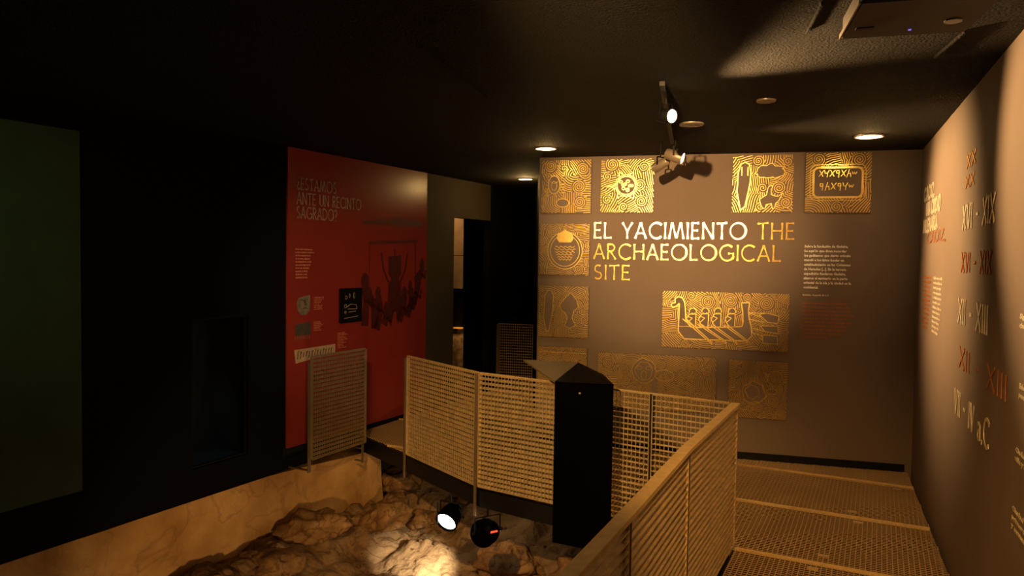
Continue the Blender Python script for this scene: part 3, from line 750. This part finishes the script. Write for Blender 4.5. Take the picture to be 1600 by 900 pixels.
# 1 upper left: beetle among spirals
be = ell(.14, .31, .065, .10)
relief('relief_panel', 'square gold relief with a beetle, topmost of the left column', .013, 2.592, .556, .585, 11, [be, ell(.24, .11, .07, .045)],
       [(be, .008), (ell(.24, .11, .07, .045), .008), (ell(.14, .35, .04, .02, 16, 180, 360), .006), (ell(.14, .30, .03, .05), .005)]
       + [([(.205, .31-.03*q), (.26, .32-.03*q)], .008) for q in range(4)] + [([(.075, .27-.03*q), (.04, .22-.03*q)], .008) for q in range(3)],
       spirals=[(.10, .52, .075), (.25, .49, .04), (.46, .48, .075), (.42, .29, .08), (.07, .41, .03), (.43, .12, .07)])
# 2 turtle
c0 = (.275, .29); sh = ell(*c0, .10, .10); tri = []
for a in (62, 118, 185, 235, 300):
    ca, sa = math.cos(math.radians(a)), math.sin(math.radians(a)); tx, ty = c0[0]+.165*ca, c0[1]+.165*sa
    tri.append([(c0[0]+.1*ca-.035*sa, c0[1]+.1*sa+.035*ca), (tx, ty), (c0[0]+.1*ca+.035*sa, c0[1]+.1*sa-.035*ca)])
rt = random.Random(3)
relief('relief_panel', 'square gold relief with a round turtle, beside the beetle relief', .676, 2.597, .570, .575, 12, [ell(*c0, .115, .115)] + tri,
       [(sh, .012), (ell(*c0, .118, .118), .006)] + [(q, .010) for q in tri] + [([(.06, .285), (.16, .285)], .008)]
       + [(ell(c0[0]+rt.uniform(-.06, .06), c0[1]+rt.uniform(-.06, .06), .018, .014, 8), .009) for _ in range(9)],
       spirals=[(.12, .52, .08), (.07, .39, .05), (.07, .14, .06), (.46, .49, .06), (.44, .12, .07), (.42, .30, .07), (.25, .06, .05)])
# 3 coffin, tree and deer
cof = [(.085, .02), (.045, .22), (.055, .42), (.08, .50), (.12, .52), (.16, .50), (.18, .42), (.175, .30), (.13, .06)]
def tree(): return ell(.38, .42, .14, .07, 30, wob=.22, seed=4)
deer = [(.29, .07), (.27, .13), (.31, .16), (.34, .18), (.355, .26), (.38, .28), (.40, .26), (.385, .24), (.385, .18), (.45, .16), (.50, .20), (.46, .12), (.43, .09), (.42, .04), (.40, .04), (.39, .09), (.34, .08), (.33, .04), (.31, .04)]
cl_ = lambda p: p + [p[0]]
relief('relief_panel', 'bright gold relief with a coffin, a tree and a deer in the top row', 2.056, 2.595, .600, .592, 13, [cof, tree(), deer],
       [(cl_(cof), .012), ([(.09, .47), (.09, .38)], .01), ([(.15, .47), (.15, .38)], .01), (tree(), .006), (cl_(deer), .006)],
       spirals=[(.25, .53, .06), (.46, .25, .07), (.30, .25, .05), (.28, .06, .05), (.54, .52, .05), (.53, .10, .06)])
# 4 inscribed tablet
def rrect(x0, y0, x1, y1, r_): return ell(x1-r_, y1-r_, r_, r_, 6, 0, 90) + ell(x0+r_, y1-r_, r_, r_, 6, 90, 180) + ell(x0+r_, y0+r_, r_, r_, 6, 180, 270) + ell(x1-r_, y0+r_, r_, r_, 6, 270, 360) + [(x1, y1-r_)]
gl = []
def gy(x, y, st): gl.extend([([(x+a*.05, y+b*.065) for a, b in q], .007) for q in st])
Xs = [[(0, 0), (1, 1)], [(.1, 1), (.8, 0)]]; Ys = [[(.5, -.1), (.6, .6)], [(0, 1), (.15, .5), (.6, .55), (.9, 1)]]; Qs = [[(.2, .9), (.7, .9), (.75, .5), (.2, .5), (.2, .9)], [(.7, .9), (.6, -.2)]]
Ws = [[(0, .7), (.15, .3), (.4, .6), (.6, .3), (.9, .7)]]; Hs = [[(0, -.2), (.5, 1.1)], [(.2, .4), (.7, .5), (.8, -.1)]]
for i, g0 in enumerate((Xs, Ys, Xs, Qs, Xs, Hs, Ws)): gy(.125+.052*i, .365, g0)
for i, g0 in enumerate((Qs, Hs, Xs, Qs, Ys, Ws)): gy(.130+.056*i, .235, g0)
relief('relief_panel', 'gold relief framing a tablet with two lines of ancient signs, top right', 2.770, 2.590, .618, .607, 14, [rrect(.07, .15, .54, .46, .05)],
       [(rrect(.075, .155, .535, .455, .05), .020), (rrect(.045, .125, .565, .485, .06), .007)] + gl,
       spirals=[(.12, .54, .07), (.50, .53, .07), (.30, .06, .06)])
# 5 round seal with crown
C5 = (.285, .27)
crown = [(.19, .40), (.20, .45), (.23, .47), (.27, .49), (.285, .51), (.30, .49), (.35, .47), (.37, .44), (.375, .39), (.35, .36), (.22, .36)]
waves = []
for k in range(6):
    y = .31-.028*k; hw = .12-.012*abs(k-1); waves.append(([(C5[0]-hw+2*hw*i/14, y+.010*math.sin(i*1.9+k*1.3)) for i in range(15)], .006))
relief('relief_panel', 'dim square gold relief with a round crowned seal, second in the left column', .003, 1.905, .560, .567, 15, [ell(*C5, .20, .21)],
       [(ell(*C5, .195, .205, 40), .009), (ell(*C5, .165, .175, 40), .007)] + waves, [crown], d=.018, lw=.008)
# 6 coffin again
cof6 = [(.09, .06), (.06, .20), (.07, .46), (.10, .52), (.14, .52), (.165, .46), (.16, .30), (.12, .07)]
an = [(.26, .30), (.24, .36), (.30, .44), (.36, .50), (.43, .42), (.45, .34), (.40, .30), (.38, .22), (.42, .14), (.36, .10), (.30, .13), (.33, .22), (.30, .28)]
relief('relief_panel', 'dim reddish relief with a coffin shape, third in the left column', .001, 1.208, .566, .576, 16, [cof6, an], [(cl_(cof6), .007), (cl_(an), .006)], d=.018, lw=.008)
relief('relief_panel', 'dark relief lowest in the left column, partly hidden by the pillar desk', .004, .535, .556, .565, 17, [], [([(.02, .50), (.54, .50)], .008)], d=.018, lw=.008)
# 8 boat; figure coordinates in tile units
BWd, BHt = 1.285, .605
def bp(x, y): return ((x-32)/1515*BWd, BHt*(1-(y-(55+.03*x))/(650+.035*x)))
def bl(*p): return [bp(*q) for q in p]
hull = bl((185, 150), (225, 125), (275, 140), (305, 190), (315, 260), (325, 400), (445, 488), (590, 492), (760, 492), (1000, 488), (1015, 430), (1005, 300), (985, 205), (1085, 205), (1072, 300), (1085, 400), (1110, 490), (1120, 600), (1065, 660), (900, 650), (560, 635), (310, 620), (235, 530), (240, 205), (205, 235), (160, 250), (138, 225), (150, 205), (190, 195))
fl = [bl((1200, 345), (1290, 330), (1430, 370), (1420, 455), (1300, 440)), bl((1215, 480), (1420, 490), (1425, 575), (1270, 550)), bl((1250, 590), (1420, 610), (1420, 705), (1250, 690))]
heads_, lines_ = [], [(cl_(hull), .011)]
for f_ in fl: lines_.append((cl_(f_), .009))
masks_ = [hull] + fl
for hx, hy in ((408, 300), (560, 300), (712, 302), (880, 305)):
    cx, cy = bp(hx, hy); e = ell(cx, cy-.005, .036, .040, 14, -10, 190); masks_.append(e); lines_.append((e, .009))
    tor = bl((hx-40, hy+30), (hx+38, hy+30), (hx+35, hy+185), (hx-20, hy+185), (hx-60, hy+140), (hx-80, hy+90)); masks_.append(tor)
    lines_.append((cl_(tor), .009)); lines_.append((bl((hx-60, hy+130), (hx-5, hy+80), (hx-55, hy+60)), .008))
for (x0, y0, x1, y1) in ((285, 385, 650, 695), (470, 450, 820, 690), (630, 470, 950, 700), (790, 470, 1070, 680)):
    for o_ in (0, 42): lines_.append((bl((x0+o_, y0), (x1+o_*.6-30, y1-30), (x1, y1)), .009))
lines_ += [(bl((1070, 325), (1240, 380)), .009), (bl((1085, 400), (1260, 440)), .009), (bl((1110, 500), (1270, 550)), .009), (bl((1120, 560), (1250, 610)), .009), (bl((235, 470), (440, 480)), .004), (bl((1290, 330), (1210, 330), (1070, 322)), .009)]
relief('relief_panel', 'large wide gold relief of a horse-headed rowing boat', 1.366, 1.150, BWd, BHt, 18, masks_, lines_,
       spirals=[(.47, .50, .08), (.70, .52, .08), (1.06, .50, .08), (.30, .56, .05), (.87, .56, .05), (1.23, .44, .03), (.25, .05, .05)], d=.019, lw=.0088)
# 9 long lower relief with a lion-like face, 10 lower square
fc = ell(.30, .42, .16, .16, 26, wob=.08, seed=2)
relief('relief_panel', 'long gold relief low on the wall behind the dim railing', .683, .46, 1.258, .60, 19, [ell(.50, .42, .13, .13, 26, wob=.08, seed=2), ell(.62, .25, .035, .12)],
       [(ell(.50, .42, .13, .13, 26, wob=.08, seed=2), .009), (ell(.45, .45, .03, .02), .007), (ell(.55, .45, .03, .02), .007), (ell(.50, .37, .03, .05), .007), (ell(.50, .42, .09, .10, 22, wob=.1, seed=5), .007), (ell(.72, .38, .10, .06), .007)], d=.0175, lw=.0082)
an2 = ell(.25, .27, .12, .11, 22, wob=.15, seed=8)
relief('relief_panel', 'square gold relief lowest at the right, behind the railing corner', 2.071, .441, .585, .608, 20, [an2, ell(.43, .29, .05, .025)],
       [(an2, .009), (ell(.24, .28, .07, .07, 14, wob=.2, seed=9), .007), (ell(.43, .29, .05, .025), .006), (ell(.37, .41, .02, .02, 10), .006)], d=.0175, lw=.0082)

# ---------------------------------------------------------------- red board
t = tag(empty('red_board', LW.p(12.26, .04, 0)), 'tall red exhibition board with grey title and pictures on the left wall', 'display board')
TL = Vector(t.location)
RB = Frame((0, 0), (1, 0)); RB.A = LW.A.copy() + LW.n*.022; RB.u = LW.u; RB.n = LW.n
def rb(mb, nm, m, kind=None):
    o = mb.build(nm, m, t); o.data.transform(Matrix.Translation(-TL) @ RB.mat4())
    if kind: o['kind'] = kind
    return o
def fix(os_):
    for o in os_: o.data.transform(Matrix.Translation(-TL))
o = MB().box(LW.p(12.263, 1.622, .011), LW.u*1.262, (0, 0, 1.584), LW.n*.011).build('board', 'red_panel', t); o.data.transform(Matrix.Translation(-TL))
fix(letters(RB, '¿ESTAMOS', 11.127, 11.735, 2.775, .125, 'grey_vinyl', t, wd=.09)); fix(letters(RB, 'ANTE UN RECINTO', 11.127, 12.165, 2.62, .125, 'grey_vinyl', t, wd=.09))
fix(letters(RB, 'SAGRADO?', 11.127, 11.752, 2.47, .125, 'grey_vinyl', t, wd=.09))
rt_ = ['Ante estos elementos,', 'y otros indicios hallados', 'en las excavaciones', 'de la zona, algunos', 'investigadores creen', 'que este lugar pudo', 'tener un carácter', 'sagrado y ritual,', 'dedicado a una', 'divinidad fenicia.']
for i, l in enumerate(rt_):
    o = text_lines(RB, [l], 11.112, 2.135 - .0335*i, .026, .0335, 'pink_print', 'text_line', t, xs=.37/(.5*.026*26)); tag(o, kind='stuff'); fix([o])
def cap(s_, z, n_, w_, seed):
    r_ = random.Random(seed); ws = 'pieza de marfil con relieve hallada en el templo junto al muro este del siglo sexto'.split()
    ls = [' '.join(r_.sample(ws, 3)) for _ in range(n_)]
    o = text_lines(RB, ls, s_, z, .014, .0185, 'pink_print', 'caption', t, width=w_); tag(o, kind='stuff'); fix([o])
cap(11.39, 1.615, 8, .155, 1); cap(11.39, 1.345, 6, .14, 2); cap(11.775, 1.19, 10, .17, 3)
# carved face fragment
fcx = [(11.15, 1.62), (11.33, 1.655), (11.335, 1.54), (11.32, 1.47), (11.27, 1.435), (11.20, 1.44), (11.15, 1.49), (11.13, 1.56)]
rb(MB().ngon([(x, y, .003) for x, y in fcx]), 'face_picture', 'stone_print')
mb = MB()
for pl in ([(11.18, 1.605), (11.22, 1.60), (11.25, 1.58)], [(11.25, 1.61), (11.26, 1.55), (11.285, 1.545)], [(11.23, 1.505), (11.26, 1.515), (11.29, 1.50)], [(11.28, 1.60), (11.30, 1.605)]): ribbon(mb, pl, .008, .0035, .001)
rb(mb, 'face_features', 'ink_print')
dk_ = [(11.11, 1.33), (11.14, 1.345), (11.34, 1.36), (11.345, 1.22), (11.11, 1.22)]
rb(MB().ngon([(x, y, .003) for x, y in dk_]), 'relief_picture', 'dark_stone_print')
mb = MB()
for i in range(8): x = 11.11+.03*i; ribbon(mb, [(x, 1.215), (x+.006, 1.175)], .007, .003, .001)
rb(mb, 'relief_fringe', 'stone_print')
fz = [(11.098, 1.07), (11.733, 1.079), (11.733, .976), (11.12, .925)]
rb(MB().ngon([(x, y, .003) for x, y in fz]), 'frieze_picture', 'ivory_print')
mb = MB(); r_ = random.Random(2)
for i in range(13):
    x = 11.15+.043*i; zc = 1.01; h = r_.uniform(.025, .042)
    ribbon(mb, [(x-.006, zc-h), (x, zc), (x+.004, zc+h*.8)], .010, .0035, .001)
    if i % 2: ribbon(mb, [(x, zc+.01), (x+.018, zc+.03)], .007, .0035, .001)
    if i % 3 == 0: ribbon(mb, [(x, zc+h), (x+.022, zc+h)], .006, .0035, .001)
rb(mb, 'frieze_figures', 'ink_print', 'stuff')
# dark inset picture with drawn finds
rb(MB().box((11.982, 1.508, .012), (.19, 0, 0), (0, .198, 0), (0, 0, .011)), 'screen', 'screen_black')
mb = MB()
for pl in (ell(11.89, 1.60, .018, .02, 10), ell(11.95, 1.62, .01, .022, 8), ell(12.03, 1.62, .012, .035, 10), ell(11.88, 1.50, .02, .02, 10), [(11.90, 1.49), (11.97, 1.52), (12.07, 1.51), (12.08, 1.46), (11.92, 1.465)], ell(11.88, 1.43, .015, .012, 8), [(11.93, 1.43), (12.06, 1.435)], [(11.86, 1.36), (12.10, 1.375)]): ribbon(mb, pl, .006, .024, .001)
rb(mb, 'drawing', 'grey_vinyl')
# printed temple scene
mb = MB()
ribbon(mb, [(12.32, 2.24), (13.31, 2.29)], .035, .003, .001); ribbon(mb, [(12.335, 2.22), (12.33, 1.70)], .010, .003, .001); ribbon(mb, [(13.27, 2.27), (13.27, 1.85)], .016, .003, .001)
rb(mb, 'doorway_print', 'mid_red_print')
rb(MB().ngon([(12.21, 2.46, .003), (13.45, 2.48, .003), (13.43, 2.55, .003), (12.9, 2.57, .003), (12.5, 2.53, .003), (12.2, 2.50, .003)]), 'lintel_print', 'mid_red_print')
mb = MB()
mb.ngon([(x, y, .004) for x, y in ((12.70, 2.08), (12.95, 2.10), (12.96, 1.86), (12.90, 1.80), (12.955, 1.74), (12.97, 1.33), (12.90, 1.22), (12.86, 1.38), (12.82, 1.38), (12.76, 1.20), (12.69, 1.33), (12.70, 1.74), (12.76, 1.80), (12.70, 1.86))])
for sg, xc in ((-1, 12.70), (1, 12.95)):
    ribbon(mb, [(xc, 1.76), (xc+sg*.10, 1.92), (xc+sg*.14, 2.12)], .028, .003, .001, .0)
ribbon(mb, [(12.82, 2.08), (12.825, 2.18)], .02, .003, .001)
rb(mb, 'standing_figure_print', 'dark_red_print')
for cx_, cz_, rx_, rz_, x2, z2, x3, z3 in ((12.25, 1.78, .07, .11, 12.28, 1.55, 12.25, 1.26), (12.33, 1.64, .055, .07, 12.42, 1.48, 12.44, 1.22), (12.50, 1.63, .055, .075, 12.55, 1.42, 12.47, 1.20),
                                  (12.66, 1.42, .05, .10, 12.66, 1.32, 12.62, 1.25), (13.03, 1.62, .055, .075, 13.02, 1.42, 12.93, 1.28), (13.16, 1.70, .04, .07, 13.20, 1.52, 13.10, 1.32), (13.33, 1.80, .085, .07, 13.30, 1.60, 13.20, 1.42), (13.42, 1.96, .05, .10, 13.40, 1.86, 13.34, 1.82)):
    mb = MB(); mb.ngon([(x, y, .0045) for x, y in ell(cx_, cz_, rx_, rz_, 14, wob=.12, seed=int(cx_*100))[:-1]])
    rb(mb, 'head_print', 'dark_red_print'); mb = MB()
    ribbon(mb, [(cx_, cz_-rz_*.8), (x2, z2), (x3, z3)], .105, .003, .001, .3)
    ribbon(mb, [(x2, z2), (x2+.09, z2-.06), (x2+.10, z2+.04)], .03, .003, .001)
    rb(mb, 'kneeling_figure_print', 'shade_red_print')

# green panel on the left wall
gp = MB().box(LW.p(8.30, 1.60, .008), LW.u*.52, (0, 0, 1.415), LW.n*.007)
o = gp.build('green_screen', 'green_panel'); rel(o, LW.p(8.30, .185, 0)); tag(o, 'dim green rectangular hanging screen at the far left of the black wall', 'screen')

# display seen through the tall doorway
t = tag(empty('display_board', (-1.0, 11.5, 0)), 'tall narrow lit board seen through the dark doorway', 'display board')
for z0, z1, m in ((2.12, 2.95, 'display_board'), (1.60, 2.11, 'display_board')):
    MB().box((-.05, .03, (z0+z1)/2), (.28, 0, 0), (0, .02, 0), (0, 0, (z1-z0)/2)).build('panel', m, t)
MB().box((-.05, .07, 1.45), (.28, 0, 0), (0, .018, 0), (0, 0, 1.5)).build('frame', 'wall_black', t)
t = tag(empty('display_case', (-.98, 11.42, 0)), 'low display case with a lit patterned front behind the doorway', 'display case')
MB().box((-.08, .08, .50), (.31, 0, 0), (0, .03, 0), (0, 0, .48)).build('front', 'case_lit', t)
MB().box((-.08, .03, .985), (.31, 0, 0), (0, .03, 0), (0, 0, .012)).build('shelf', 'gold_flat', t)
print('tris approx', sum(len(o.data.polygons) for o in bpy.data.objects if o.type == 'MESH'))
